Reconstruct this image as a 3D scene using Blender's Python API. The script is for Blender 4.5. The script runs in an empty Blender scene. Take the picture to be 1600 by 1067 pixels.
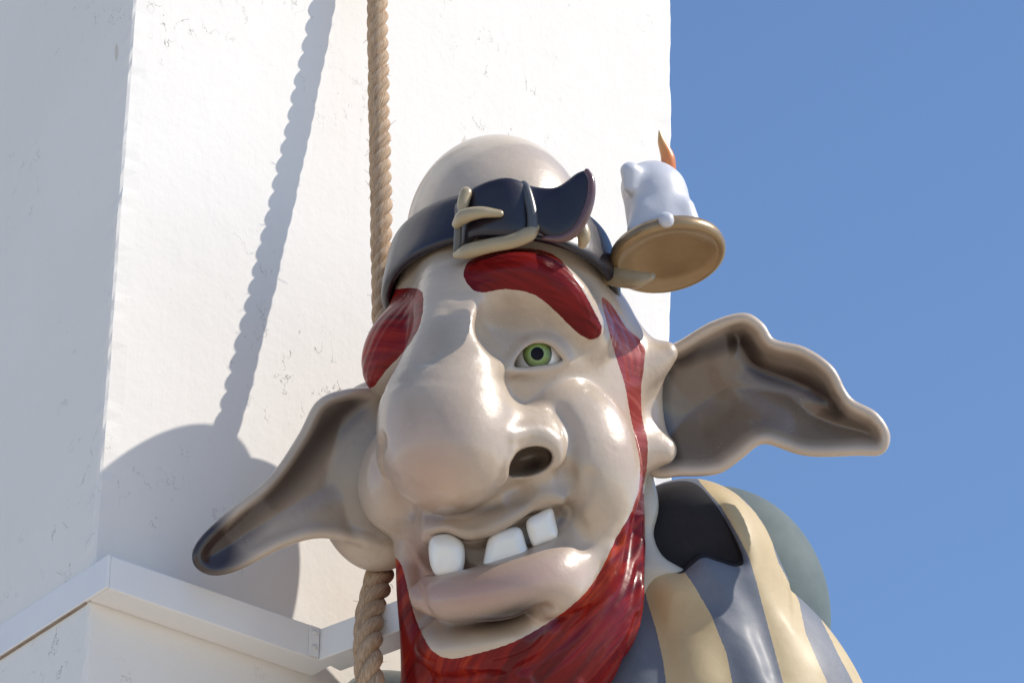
import bpy, bmesh, math, random
import numpy as np
from mathutils import Vector, Matrix

random.seed(7)
rng = np.random.default_rng(7)
scene = bpy.context.scene
COL = scene.collection

# ------------------------------------------------------------------ camera
FPX = 7064.0                 # focal length in photograph pixels (1600 wide)
MM = 0.002                   # metres per photograph pixel at the statue
DIST = FPX * MM
PITCH, ROLL = math.radians(30.0), math.radians(1.17)
CAM = np.array([0.0, 0.0, 1.6])
Fv = np.array([0.0, math.cos(PITCH), math.sin(PITCH)])
R0 = np.array([1.0, 0.0, 0.0])
U0 = np.array([0.0, -math.sin(PITCH), math.cos(PITCH)])
# image up: world verticals meet right of the picture's centre line
# Uv must be such that world Z projects towards +x in the picture
Rv = math.cos(ROLL) * R0 + math.sin(ROLL) * U0
Uv = -math.sin(ROLL) * R0 + math.cos(ROLL) * U0
TGT = CAM + Fv * DIST
cam_data = bpy.data.cameras.new('camera')
cam = bpy.data.objects.new('camera', cam_data)
COL.objects.link(cam)
M = Matrix(((Rv[0], Uv[0], -Fv[0], CAM[0]), (Rv[1], Uv[1], -Fv[1], CAM[1]),
            (Rv[2], Uv[2], -Fv[2], CAM[2]), (0, 0, 0, 1)))
cam.matrix_world = M
cam_data.sensor_width = 36.0
cam_data.lens = 36.0 * FPX / 1600.0
cam_data.clip_start = 0.1
cam_data.clip_end = 6000.0
scene.camera = cam

# ------------------------------------------------------------------ light
SUN_AZ, SUN_EL = math.radians(3.0), math.radians(48.0)   # azimuth from +X towards the viewer
SUN = np.array([math.cos(SUN_EL) * math.cos(SUN_AZ), -math.cos(SUN_EL) * math.sin(SUN_AZ), math.sin(SUN_EL)])
world = bpy.data.worlds.new('World')
scene.world = world
world.use_nodes = True
wn = world.node_tree
for n in list(wn.nodes):
    wn.nodes.remove(n)
w_out = wn.nodes.new('ShaderNodeOutputWorld')
w_bg = wn.nodes.new('ShaderNodeBackground')
w_sky = wn.nodes.new('ShaderNodeTexSky')
w_sky.sky_type = 'NISHITA'
w_sky.sun_disc = False
w_sky.sun_elevation = SUN_EL
w_sky.sun_rotation = math.radians(90.0) + SUN_AZ
w_sky.altitude = 0
w_sky.air_density = 1.0
w_sky.dust_density = 0.0
w_sky.ozone_density = 5.2
w_bg.inputs['Strength'].default_value = 0.10
wn.links.new(w_sky.outputs[0], w_bg.inputs['Color'])
wn.links.new(w_bg.outputs[0], w_out.inputs['Surface'])
sun_data = bpy.data.lights.new('sun', 'SUN')
sun_data.energy = 2.85
sun_data.angle = math.radians(0.5)
sun_data.color = (1.0, 0.92, 0.81)
sun = bpy.data.objects.new('sun', sun_data)
COL.objects.link(sun)
sun.rotation_euler = Vector(SUN).to_track_quat('Z', 'Y').to_euler()
sun.location = Vector(TGT + SUN * 20)
scene.view_settings.view_transform = 'Standard'
scene.view_settings.look = 'None'
scene.view_settings.gamma = 1.0
scene.view_settings.use_curve_mapping = False
scene.view_settings.exposure = 0.74
scene.cycles.max_bounces = 8


# ------------------------------------------------------------------ frame helpers
LEAN, LEAN0 = 0.30, 300.0     # the statue stands upright while the view looks up at it


def P(px, py, w=0.0):
    """point of the statue seen at a photograph pixel, w in front of the statue's own upright mid plane"""
    v = py
    for _ in range(4):
        k = 1.0 - (w + LEAN * (v - LEAN0)) / FPX
        v = 533.5 + (py - 533.5) * k
    return np.array([800 + (px - 800) * k, v, w])


def to_world(A):
    A = np.atleast_2d(np.asarray(A, float))
    w = A[:, 2:3] + LEAN * (A[:, 1:2] - LEAN0)
    return TGT + MM * ((A[:, :1] - 800) * Rv - (A[:, 1:2] - 533.5) * Uv - w * Fv)


def dir_world(A):
    A = np.atleast_2d(np.asarray(A, float))
    d = A[:, :1] * Rv - (A[:, 1:2] - LEAN * A[:, 2:3]) * Uv - A[:, 2:3] * Fv
    return d / (np.linalg.norm(d, axis=1)[:, None] + 1e-9)


def at_pixel(px, py, w):
    """world point seen at a photograph pixel, w pixels nearer than the statue's distance"""
    k = 1.0 - w / FPX
    return TGT + MM * ((px - 800) * k * Rv - (py - 533.5) * k * Uv - w * Fv)


def ray_plane(px, py, p0, n):
    d = Fv * FPX + Rv * (px - 800) - Uv * (py - 533.5)
    t = np.dot(p0 - CAM, n) / np.dot(d, n)
    return CAM + d * t


def to_px(p):
    d = np.asarray(p) - CAM
    z = d @ Fv
    return np.array([800 + FPX * (d @ Rv) / z, 533.5 - FPX * (d @ Uv) / z, (DIST - z) / MM])


# ------------------------------------------------------------------ object helpers
def tag(o, label=None, cat=None, group=None, kind=None):
    for k, v in (('label', label), ('category', cat), ('group', group), ('kind', kind)):
        if v:
            o[k] = v
    return o


def empty(name, loc, label=None, cat=None, group=None):
    o = bpy.data.objects.new(name, None)
    o.location = Vector(loc)
    o.empty_display_size = 0.1
    COL.objects.link(o)
    return tag(o, label, cat, group)


def wloc(o):
    l = Vector((0, 0, 0))
    while o is not None:
        l += o.location
        o = o.parent
    return np.array(l)


def mesh_obj(name, V, F, mat, parent=None, N=None, smooth=True, attrs=None):
    """V in world coordinates"""
    V = np.asarray(V, float)
    if parent is not None:
        org = wloc(parent)
        loc = np.zeros(3)
    else:
        org = V.mean(0)
        loc = org
    me = bpy.data.meshes.new(name)
    me.from_pydata((V - org).tolist(), [], F if isinstance(F, list) else F.tolist())
    me.update()
    if smooth:
        me.polygons.foreach_set('use_smooth', np.ones(len(me.polygons), dtype=bool))
    if N is not None:
        me.normals_split_custom_set_from_vertices(np.asarray(N, float).tolist())
    if attrs:
        for an, av in attrs.items():
            at = me.attributes.new(an, 'FLOAT', 'POINT')
            at.data.foreach_set('value', np.asarray(av, np.float32))
    me.materials.append(mat)
    o = bpy.data.objects.new(name, me)
    o.location = Vector(loc)
    if parent is not None:
        o.parent = parent
    COL.objects.link(o)
    return o


# ------------------------------------------------------------------ materials
class NT:
    def __init__(self, name):
        self.m = bpy.data.materials.new(name)
        self.m.use_nodes = True
        self.t = self.m.node_tree
        self.bsdf = self.t.nodes['Principled BSDF']
        self.tc = self.t.nodes.new('ShaderNodeTexCoord')

    def n(self, typ, **kw):
        nd = self.t.nodes.new(typ)
        for k, v in kw.items():
            if k in nd.inputs:
                nd.inputs[k].default_value = v
            else:
                setattr(nd, k, v)
        return nd

    def l(self, a, b):
        self.t.links.new(a, b)

    def set(self, **kw):
        for k, v in kw.items():
            self.bsdf.inputs[k.replace('_', ' ')].default_value = v

    def noise(self, scale, detail=4, rough=0.55, stretch=None, rot=None, coord='Object'):
        no = self.n('ShaderNodeTexNoise', Scale=scale, Detail=detail, Roughness=rough)
        if stretch:
            mp = self.n('ShaderNodeMapping')
            mp.inputs['Scale'].default_value = stretch
            src = self.tc.outputs[coord]
            if rot:
                rt = self.n('ShaderNodeMapping')
                rt.inputs['Rotation'].default_value = rot
                self.l(src, rt.inputs[0])
                src = rt.outputs[0]
            self.l(src, mp.inputs[0])
            self.l(mp.outputs[0], no.inputs['Vector'])
        else:
            self.l(self.tc.outputs[coord], no.inputs['Vector'])
        return no.outputs['Fac']

    def ramp(self, fac, stops):
        r = self.n('ShaderNodeValToRGB')
        el = r.color_ramp.elements
        while len(el) < len(stops):
            el.new(0.5)
        for e, (p, c) in zip(el, stops):
            e.position = p
            e.color = c if len(c) == 4 else (*c, 1)
        self.l(fac, r.inputs[0])
        return r.outputs[0]

    def mix(self, fac, a, b, mode='MIX'):
        m = self.n('ShaderNodeMix', data_type='RGBA', blend_type=mode)
        for inp, v in ((m.inputs['Factor'], fac), (m.inputs[6], a), (m.inputs[7], b)):
            if hasattr(v, 'links'):
                self.l(v, inp)
            elif isinstance(v, (int, float)):
                inp.default_value = v
            else:
                inp.default_value = (*v, 1)
        return m.outputs[2]

    def attr(self, name):
        a = self.n('ShaderNodeAttribute', attribute_name=name)
        return a.outputs['Fac']

    def bump(self, h, strength, dist=0.01):
        prev = None
        if self.bsdf.inputs['Normal'].links:
            prev = self.bsdf.inputs['Normal'].links[0].from_socket
        b = self.n('ShaderNodeBump', Strength=strength, Distance=dist)
        self.l(h, b.inputs['Height'])
        if prev:
            self.l(prev, b.inputs['Normal'])
        self.l(b.outputs[0], self.bsdf.inputs['Normal'])

    def math(self, op, a, b=0.0):
        m = self.n('ShaderNodeMath', operation=op)
        for i, v in enumerate((a, b)):
            if hasattr(v, 'links'):
                self.l(v, m.inputs[i])
            else:
                m.inputs[i].default_value = v
        return m.outputs[0]


def gloss_mat(name, stops, scale=2.5, rough=0.28, coat=0.5, coat_rough=0.12, grime=(0.12, 0.09, 0.07), grime_amt=0.25,
              pimple=0.08, metallic=0.0, extra=None):
    m = NT(name)
    c = m.ramp(m.noise(scale, 5, 0.6), stops)
    g = m.ramp(m.noise(scale * 2.3, 6, 0.7), [(0.55, (0, 0, 0)), (0.8, (1, 1, 1))])
    gm = m.math('MULTIPLY', g, grime_amt)
    c = m.mix(gm, c, grime)
    if extra:
        c = extra(m, c)
    m.l(c, m.bsdf.inputs['Base Color'])
    m.set(Roughness=rough, Metallic=metallic, Coat_Weight=coat, Coat_Roughness=coat_rough)
    m.bump(m.noise(14, 4, 0.6), pimple, 0.02)
    r = m.math('ADD', m.math('MULTIPLY', m.noise(9, 5, 0.7), 0.22), rough - 0.1)
    m.l(r, m.bsdf.inputs['Roughness'])
    return m.m


def skin_extra(m, c):
    # sprayed paint: rosy on nose and lips, umber shading in the ears, folds and recesses and under the lip
    c = m.mix(m.attr('rosy'), c, (0.40, 0.21, 0.165))
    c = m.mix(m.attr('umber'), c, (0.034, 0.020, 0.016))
    # pale dust and droppings speckles
    v = m.n('ShaderNodeTexVoronoi', Scale=95.0)
    m.l(m.tc.outputs['Object'], v.inputs['Vector'])
    dots = m.ramp(v.outputs['Distance'], [(0.09, (1, 1, 1)), (0.16, (0, 0, 0))])
    patch = m.ramp(m.noise(5.5, 3, 0.5), [(0.58, (0, 0, 0)), (0.66, (1, 1, 1))])
    f = m.math('MULTIPLY', m.math('MULTIPLY', dots, patch), 0.7)
    return m.mix(f, c, (0.75, 0.7, 0.66))


MAT = {}
MAT['skin'] = gloss_mat('skin_paint', [(0.3, (0.44, 0.35, 0.262)), (0.55, (0.54, 0.44, 0.34)), (0.75, (0.62, 0.52, 0.415))],
                        scale=2.2, rough=0.34, coat=0.55, coat_rough=0.14, grime=(0.25, 0.18, 0.14), pimple=0.13, grime_amt=0.55, extra=skin_extra)
MAT['teeth'] = gloss_mat('tooth_enamel', [(0.3, (0.74, 0.73, 0.69)), (0.7, (0.82, 0.81, 0.78))], rough=0.2, coat=0.8, coat_rough=0.06, grime_amt=0.08)
MAT['gold'] = gloss_mat('old_gold_paint', [(0.3, (0.25, 0.155, 0.07)), (0.7, (0.36, 0.25, 0.125))], scale=4, rough=0.36, coat=0.4,
                        coat_rough=0.2, grime=(0.10, 0.05, 0.03), grime_amt=0.35, metallic=0.35)
MAT['dark_bronze'] = gloss_mat('dark_bronze_paint', [(0.3, (0.05, 0.055, 0.06)), (0.7, (0.10, 0.10, 0.10))], scale=5, rough=0.34, coat=0.3,
                               coat_rough=0.2, grime_amt=0.2)
MAT['pale_gold'] = gloss_mat('pale_gold_paint', [(0.3, (0.30, 0.225, 0.125)), (0.7, (0.44, 0.36, 0.22))], scale=4, rough=0.34, coat=0.4,
                             coat_rough=0.2, grime=(0.16, 0.10, 0.05), grime_amt=0.35)
MAT['leather'] = gloss_mat('belt_leather_paint', [(0.3, (0.007, 0.007, 0.016)), (0.7, (0.018, 0.012, 0.020))], scale=4, rough=0.36, coat=0.2,
                           coat_rough=0.12, grime=(0.06, 0.02, 0.025), grime_amt=0.3)
MAT['leather_edge'] = gloss_mat('belt_edge_paint', [(0.3, (0.10, 0.045, 0.045)), (0.7, (0.16, 0.08, 0.075))], scale=4, rough=0.25, coat=0.6,
                                coat_rough=0.12, grime_amt=0.2)
MAT['wax'] = gloss_mat('candle_wax_paint', [(0.3, (0.50, 0.51, 0.56)), (0.7, (0.58, 0.59, 0.63))], rough=0.45, coat=0.2, coat_rough=0.3, grime_amt=0.06)


def streak_mat(name, dark, mid, light, rot, rough=0.22, stretch=(0.45, 0.45, 8), coat=0.45):
    m = NT(name)
    n1 = m.noise(5, 5, 0.65, stretch=stretch, rot=rot)
    n2 = m.noise(1.6, 3, 0.5)
    f = m.math('ADD', m.math('MULTIPLY', n1, 0.5), m.math('MULTIPLY', n2, 0.5))
    c = m.ramp(f, [(0.40, dark), (0.5, mid), (0.60, light)])
    m.l(c, m.bsdf.inputs['Base Color'])
    m.set(Roughness=rough, Coat_Weight=coat, Coat_Roughness=0.1)
    m.bsdf.inputs['Specular IOR Level'].default_value = 0.12
    m.bump(n1, 0.08, 0.02)
    m.bump(m.noise(14, 4, 0.6), 0.06, 0.02)
    return m.m


MAT['beard'] = streak_mat('beard_red_paint', (0.10, 0.004, 0.006), (0.21, 0.009, 0.007), (0.40, 0.045, 0.009), (0.0, 0.93, 0.0), rough=0.3, coat=0.22)
MAT['brow'] = streak_mat('eyebrow_red_paint', (0.11, 0.004, 0.005), (0.20, 0.009, 0.008), (0.33, 0.026, 0.010), (0.0, -0.35, 0.0), rough=0.32, coat=0.14)
MAT['sideburn'] = streak_mat('sideburn_red_paint', (0.24, 0.035, 0.032), (0.34, 0.075, 0.062), (0.47, 0.17, 0.145), (0.1, 0.2, 0.1), rough=0.3)
MAT['shirt_gold'] = gloss_mat('shirt_gold_stripe', [(0.3, (0.41, 0.31, 0.165)), (0.7, (0.53, 0.42, 0.235))], scale=3, rough=0.62, coat=0.06,
                              coat_rough=0.3, grime=(0.30, 0.22, 0.15), grime_amt=0.35)
MAT['shirt_blue'] = gloss_mat('shirt_blue_stripe', [(0.3, (0.085, 0.10, 0.135)), (0.7, (0.14, 0.155, 0.19))], scale=3, rough=0.62, coat=0.06,
                              coat_rough=0.3, grime=(0.20, 0.20, 0.21), grime_amt=0.35)
MAT['sage'] = gloss_mat('sage_cape_paint', [(0.3, (0.075, 0.11, 0.118)), (0.7, (0.12, 0.16, 0.165))], scale=3, rough=0.75, coat=0.0,
                        coat_rough=0.4, grime=(0.12, 0.13, 0.12), grime_amt=0.3)
MAT['teal'] = gloss_mat('teal_sleeve_paint', [(0.3, (0.03, 0.085, 0.10)), (0.7, (0.06, 0.13, 0.14))], scale=3, rough=0.35, coat=0.3, grime_amt=0.2)
MAT['ear_shade'] = gloss_mat('ear_shade_paint', [(0.3, (0.006, 0.006, 0.010)), (0.7, (0.012, 0.010, 0.016))], scale=3, rough=0.8, coat=0.0, grime_amt=0.1)  # near-black paint standing in for the ear's shadow
MAT['bone'] = gloss_mat('bone_collar_paint', [(0.3, (0.40, 0.38, 0.32)), (0.7, (0.50, 0.47, 0.40))], scale=3, rough=0.35, coat=0.3, grime_amt=0.2)


def flame_mat():
    m = NT('flame_paint')
    c = m.ramp(m.attr('along'), [(0.0, (0.62, 0.12, 0.03)), (0.45, (0.66, 0.24, 0.06)), (0.85, (0.55, 0.40, 0.16))])
    m.l(c, m.bsdf.inputs['Base Color'])
    m.set(Roughness=0.35, Coat_Weight=0.3)
    m.bump(m.noise(20, 3, 0.5), 0.1, 0.01)
    return m.m


MAT['flame'] = flame_mat()


def eye_mats():
    m = NT('eye_white_paint')
    c = m.ramp(m.noise(6, 3), [(0.3, (0.68, 0.68, 0.68)), (0.7, (0.80, 0.80, 0.79))])
    m.l(c, m.bsdf.inputs['Base Color'])
    m.set(Roughness=0.12, Coat_Weight=0.8, Coat_Roughness=0.04)
    MAT['eye'] = m.m
    m = NT('iris_green_paint')
    r = m.attr('rad')
    st = m.noise(30, 3, 0.6)
    f = m.math('ADD', r, m.math('MULTIPLY', m.math('SUBTRACT', st, 0.5), 0.25))
    c = m.ramp(f, [(0.35, (0.30, 0.44, 0.20)), (0.62, (0.20, 0.29, 0.07)), (0.86, (0.10, 0.15, 0.04)), (0.97, (0.035, 0.04, 0.02))])
    m.l(c, m.bsdf.inputs['Base Color'])
    m.set(Roughness=0.3, Coat_Weight=0.25, Coat_Roughness=0.05)
    MAT['iris'] = m.m
    m = NT('pupil_black_paint')
    c = m.ramp(m.noise(20, 2), [(0.3, (0.006, 0.006, 0.009)), (0.7, (0.014, 0.014, 0.02))])
    m.l(c, m.bsdf.inputs['Base Color'])
    m.set(Roughness=0.6)
    m.bsdf.inputs['Specular IOR Level'].default_value = 0.1
    MAT['pupil'] = m.m


eye_mats()


def plaster_mat():
    m = NT('white_plaster')
    base = m.ramp(m.noise(0.9, 6, 0.6), [(0.3, (0.78, 0.755, 0.71)), (0.7, (0.83, 0.805, 0.76))])
    # hairline cracks: stretched thresholded ridges, only inside loose patches
    big = m.ramp(m.noise(1.7, 4, 0.6), [(0.50, (0, 0, 0)), (0.66, (1, 1, 1))])
    n1 = m.noise(11, 4, 0.62, stretch=(1.0, 1.0, 0.6))
    ridge = m.math('ABSOLUTE', m.math('SUBTRACT', n1, 0.5))
    crack = m.ramp(ridge, [(0.0, (1, 1, 1)), (0.010, (0, 0, 0))])
    brk = m.ramp(m.noise(13, 3, 0.5), [(0.53, (0, 0, 0)), (0.60, (1, 1, 1))])
    cf = m.math('MULTIPLY', m.math('MULTIPLY', crack, brk), big)
    c = m.mix(cf, base, (0.22, 0.19, 0.16))
    # chips where the top coat has come off
    chip = m.ramp(m.noise(7.5, 3, 0.45, stretch=(1.6, 1.6, 0.7)), [(0.775, (0, 0, 0)), (0.785, (1, 1, 1))])
    c = m.mix(m.math('MULTIPLY', chip, 0.8), c, (0.62, 0.56, 0.48))
    m.l(c, m.bsdf.inputs['Base Color'])
    m.set(Roughness=0.75)
    h = m.math('SUBTRACT', m.math('ADD', m.math('MULTIPLY', m.noise(6, 6, 0.65), 0.7), m.math('MULTIPLY', m.noise(30, 4, 0.6), 0.25)),
               m.math('ADD', m.math('MULTIPLY', cf, 0.35), m.math('MULTIPLY', chip, 0.3)))
    m.bump(h, 0.26, 0.012)
    m.bump(m.noise(9, 4, 0.6, stretch=(3, 3, 0.3)), 0.06, 0.012)
    return m.m


MAT['plaster'] = plaster_mat()


def simple_mat(name, stops, scale, rough, bump=0.1, bscale=30, metallic=0, bdist=0.005):
    m = NT(name)
    m.l(m.ramp(m.noise(scale, 5, 0.6), stops), m.bsdf.inputs['Base Color'])
    m.set(Roughness=rough, Metallic=metallic)
    m.bump(m.noise(bscale, 4, 0.6), bump, bdist)
    return m.m


MAT['trim'] = simple_mat('white_metal_paint', [(0.3, (0.78, 0.78, 0.78)), (0.7, (0.84, 0.84, 0.83))], 3, 0.38, 0.06, 8)
MAT['seal'] = simple_mat('brown_sealant', [(0.3, (0.20, 0.13, 0.08)), (0.7, (0.42, 0.35, 0.27))], 8, 0.7, 0.2)
MAT['bolt'] = simple_mat('bolt_paint', [(0.3, (0.60, 0.60, 0.58)), (0.7, (0.72, 0.72, 0.70))], 20, 0.4)
MAT['ground'] = simple_mat('pale_paving', [(0.3, (0.50, 0.425, 0.335)), (0.7, (0.60, 0.515, 0.41))], 0.5, 0.85, 0.2, 4)


def rope_mat():
    m = NT('hemp_rope')
    uv = m.n('ShaderNodeUVMap')
    mp = m.n('ShaderNodeMapping')
    mp.inputs['Scale'].default_value = (14.0, 2.2, 1.0)
    m.l(uv.outputs[0], mp.inputs[0])
    no = m.n('ShaderNodeTexNoise', Scale=2.0, Detail=5.0, Roughness=0.65)
    m.l(mp.outputs[0], no.inputs['Vector'])
    c = m.ramp(no.outputs['Fac'], [(0.3, (0.30, 0.185, 0.10)), (0.5, (0.47, 0.325, 0.205)), (0.7, (0.62, 0.47, 0.33))])
    m.l(c, m.bsdf.inputs['Base Color'])
    m.set(Roughness=0.85)
    m.bump(no.outputs['Fac'], 0.8, 0.006)
    return m.m


MAT['rope'] = rope_mat()

# ------------------------------------------------------------------ ground
g = mesh_obj('ground', [(-3000, -3000, 0), (3000, -3000, 0), (3000, 3000, 0), (-3000, 3000, 0)], [[0, 1, 2, 3]], MAT['ground'], smooth=False)
tag(g, kind='structure')

# ------------------------------------------------------------------ tower
WALL_W = 288.0                                     # depth of the tower's near edge behind the head
# the lit face runs right and away, the shaded face left and away
A1 = np.array([0.80, 0.60, 0.0])
A2 = np.array([-0.60, 0.80, 0.0])
N1 = np.array([0.60, -0.80, 0.0])
N2 = np.array([-0.80, -0.60, 0.0])
edge_pt = at_pixel(145, 870, WALL_W)
far = ray_plane(1050, 500, edge_pt, N1)
W1 = float(np.dot(far - edge_pt, A1))
W2 = W1 * 1.05
TOP = 14.5


def build_tower():
    """square shaft whose trowelled arrises wander a few millimetres while its faces stay true"""
    base = np.array([edge_pt[0], edge_pt[1], 0.0])
    c = [base, base + A1 * W1, base + A1 * W1 + A2 * W2, base + A2 * W2]
    ring, soft = [], []
    for i in range(4):
        d0 = (c[i - 1] - c[i]) / np.linalg.norm(c[i - 1] - c[i])
        d1 = (c[(i + 1) % 4] - c[i]) / np.linalg.norm(c[(i + 1) % 4] - c[i])
        for off, fr in ((d0 * 0.07, 0), (d0 * 0.013, 1), (d0 * 0.004 + d1 * 0.004, 1), (d1 * 0.013, 1), (d1 * 0.07, 0)):
            ring.append(c[i] + off)
            soft.append((fr, -(d0 + d1) / math.sqrt(2)))
    zs = np.concatenate([[0.0], np.arange(4.0, TOP, 0.035), [TOP]])
    n = len(ring)
    V, F = [], []
    for z in zs:
        for i in range(n):
            fr, out = soft[i]
            q = i // 5
            d = 0.0022 * math.sin(z * 5.1 + q) + 0.0018 * math.sin(z * 17.7 + 2 * q) + random.uniform(-.0022, .0022)
            V.append(ring[i] + np.array([0, 0, z]) + out * d * fr)
    for k in range(len(zs) - 1):
        for i in range(n):
            j = (i + 1) % n
            F.append([k * n + i, k * n + j, (k + 1) * n + j, (k + 1) * n + i])
    F.append(list(range(n))[::-1])
    F.append([(len(zs) - 1) * n + i for i in range(n)])
    o = mesh_obj('tower', V, F, MAT['plaster'], smooth=False)
    shift = Vector(base) - o.location
    o.data.transform(Matrix.Translation(-shift))
    o.location = Vector(base)
    return o


tower = build_tower()
tag(tower, 'square white plastered tower behind the goblin statue, one side sunlit', 'tower')


def beam(name, p0, p1, out, up, oh, uh, mat, parent, bev=0.004):
    """box from p0 to p1 (an edge at its inner lower side), oh outward, uh upward"""
    p0, p1, out, up = map(np.asarray, (p0, p1, out, up))
    bm = bmesh.new()
    pts = []
    for p in (p0, p1):
        pts.append([bm.verts.new(Vector(q)) for q in (p, p + out * oh, p + out * oh + up * uh, p + up * uh)])
    a, b = pts
    bm.faces.new(a[::-1])
    bm.faces.new(b)
    for i in range(4):
        j = (i + 1) % 4
        bm.faces.new((a[i], a[j], b[j], b[i]))
    bmesh.ops.recalc_face_normals(bm, faces=bm.faces)
    bmesh.ops.bevel(bm, geom=list(bm.edges), offset=bev, segments=2, affect='EDGES', profile=0.5)
    me = bpy.data.meshes.new(name)
    bm.to_mesh(me)
    bm.free()
    me.transform(Matrix.Translation(-Vector(wloc(parent))))
    for p in me.polygons:
        p.use_smooth = False
    me.materials.append(mat)
    o = bpy.data.objects.new(name, me)
    o.parent = parent
    COL.objects.link(o)
    return o


ZUP = np.array([0, 0, 1.0])
OUT1, OUT2 = 54 * MM, 5 * MM
HB = 55 * MM
# height of the beam's lower edge from the picture: its near lower corner shows at (172, 918)
corner_top = None
t_edge = edge_pt + N1 * OUT1 + N2 * OUT2
zc = None
d = Fv * FPX + Rv * (172 - 800) - Uv * (918 - 533.5)
tt = np.dot(t_edge - CAM, np.array([d[0], d[1], 0])) / np.dot(d[:2], d[:2])
zb = (CAM + d * tt)[2]
frame_root = empty('bracket_frame', (t_edge[0], t_edge[1], zb), 'white painted metal beam frame bolted round the tower corner below the statue', 'metal frame')
inner = np.array([edge_pt[0], edge_pt[1], zb])
joint = ray_plane(498, 1036, inner + N1 * OUT1, N1)
LJ = float(np.dot(joint - inner, A1))
beam('front_beam', inner + N2 * 0.001 + N1 * 0.001, inner + A1 * (LJ + 0.05), N1, ZUP, OUT1, HB, MAT['trim'], frame_root)
beam('side_strip', inner - A2 * (OUT1 + 0.0015) + N2 * 0.0012, inner + A2 * W2 * 0.98, N2, ZUP, OUT2 + 0.002, HB, MAT['trim'], frame_root, 0.003)
beam('sealant_line', inner + A2 * 0.01 - ZUP * 0.006 + N2 * 0.0005, inner + A2 * W2 * 0.98 - ZUP * 0.006, N2, ZUP, OUT2 * 0.7, 0.0045, MAT['seal'], frame_root, 0.001)
AD = np.array([0.756, -0.655, 0.0])
AS = np.array([0.655, 0.756, 0.0])
js = inner + A1 * (LJ - 0.004) + N1 * (OUT1 + 0.001)
beam('bracket_arm', js + AS * 0.001 - N1 * 0.0, js + AD * 0.42 + AS * 0.001, AS, ZUP, 50 * MM, HB * 0.96, MAT['trim'], frame_root)
pl0 = js - A1 * 0.038 + N1 * 0.0015 + ZUP * 0.004
plate = beam('joint_plate', pl0, pl0 + A1 * 0.036, N1, ZUP, 0.004, HB - 0.008, MAT['trim'], frame_root, 0.001)
for k in (0.28, 0.74):
    bc = pl0 + A1 * 0.019 + N1 * 0.0042 + ZUP * (HB * k)
    V, F = [], []
    prof = [(0.0, 0.010), (0.003, 0.010), (0.0055, 0.0075), (0.0068, 0.004), (0.007, 0.0)]
    for (h_, r_) in prof:
        for q in range(14):
            a_ = q / 14 * 2 * math.pi
            V.append(bc + N1 * h_ + (A1 * math.cos(a_) + ZUP * math.sin(a_)) * max(r_, 1e-5))
    for i in range(len(prof) - 1):
        for q in range(14):
            F.append([i * 14 + q, i * 14 + (q + 1) % 14, (i + 1) * 14 + (q + 1) % 14, (i + 1) * 14 + q])
    mesh_obj('bolt', V, F, MAT['bolt'], plate)


# ------------------------------------------------------------------ curves
def catmull(pts, n=8, closed=False):
    pts = np.asarray(pts, float)
    m = len(pts)
    out = []
    rngi = range(m) if closed else range(m - 1)
    for i in rngi:
        if closed:
            p0, p1, p2, p3 = pts[(i - 1) % m], pts[i], pts[(i + 1) % m], pts[(i + 2) % m]
        else:
            p1, p2 = pts[i], pts[i + 1]
            p0 = pts[i - 1] if i > 0 else 2 * p1 - p2
            p3 = pts[i + 2] if i + 2 < m else 2 * p2 - p1
        for k in range(n):
            t = k / n
            out.append(0.5 * ((2 * p1) + (-p0 + p2) * t + (2 * p0 - 5 * p1 + 4 * p2 - p3) * t * t + (-p0 + 3 * p1 - 3 * p2 + p3) * t ** 3))
    if not closed:
        out.append(pts[-1])
    return np.array(out)


def frames(C):
    T = np.gradient(C, axis=0)
    T /= np.linalg.norm(T, axis=1)[:, None] + 1e-12
    n = np.cross(T[0], [0.3, 0.2, 0.93])
    n /= np.linalg.norm(n)
    Ns = []
    for t in T:
        n = n - t * np.dot(n, t)
        n /= np.linalg.norm(n)
        Ns.append(n.copy())
    Ns = np.array(Ns)
    return T, Ns, np.cross(T, Ns)


def tube_geo(C, rad, seg=12, cap=True):
    """swept round tube; ends rounded off"""
    C = np.asarray(C, float)
    rad = np.broadcast_to(np.asarray(rad, float), (len(C),)).copy()
    if cap:
        T0 = C[0] - C[1]
        T0 /= np.linalg.norm(T0)
        T1 = C[-1] - C[-2]
        T1 /= np.linalg.norm(T1)
        an = np.radians([88, 60, 30])
        C = np.vstack([[C[0] + T0 * rad[0] * math.sin(a) for a in an], C, [C[-1] + T1 * rad[-1] * math.sin(a) for a in an[::-1]]])
        rad = np.concatenate([[rad[0] * math.cos(a) for a in an], rad, [rad[-1] * math.cos(a) for a in an[::-1]]])
    T, A, B = frames(C)
    ang = np.linspace(0, 2 * math.pi, seg, endpoint=False)
    V = (C[:, None] + rad[:, None, None] * (A[:, None] * np.cos(ang)[None, :, None] + B[:, None] * np.sin(ang)[None, :, None])).reshape(-1, 3)
    F = []
    n = len(C)
    for i in range(n - 1):
        for q in range(seg):
            q2 = (q + 1) % seg
            F.append([i * seg + q, i * seg + q2, (i + 1) * seg + q2, (i + 1) * seg + q])
    F.append(list(range(seg))[::-1])
    F.append([(n - 1) * seg + q for q in range(seg)])
    return V, F


# ------------------------------------------------------------------ rope
def wall_shadow_px(p):
    t = np.dot(p - edge_pt, N1) / np.dot(SUN, N1)
    return to_px(p - SUN * t)


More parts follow.
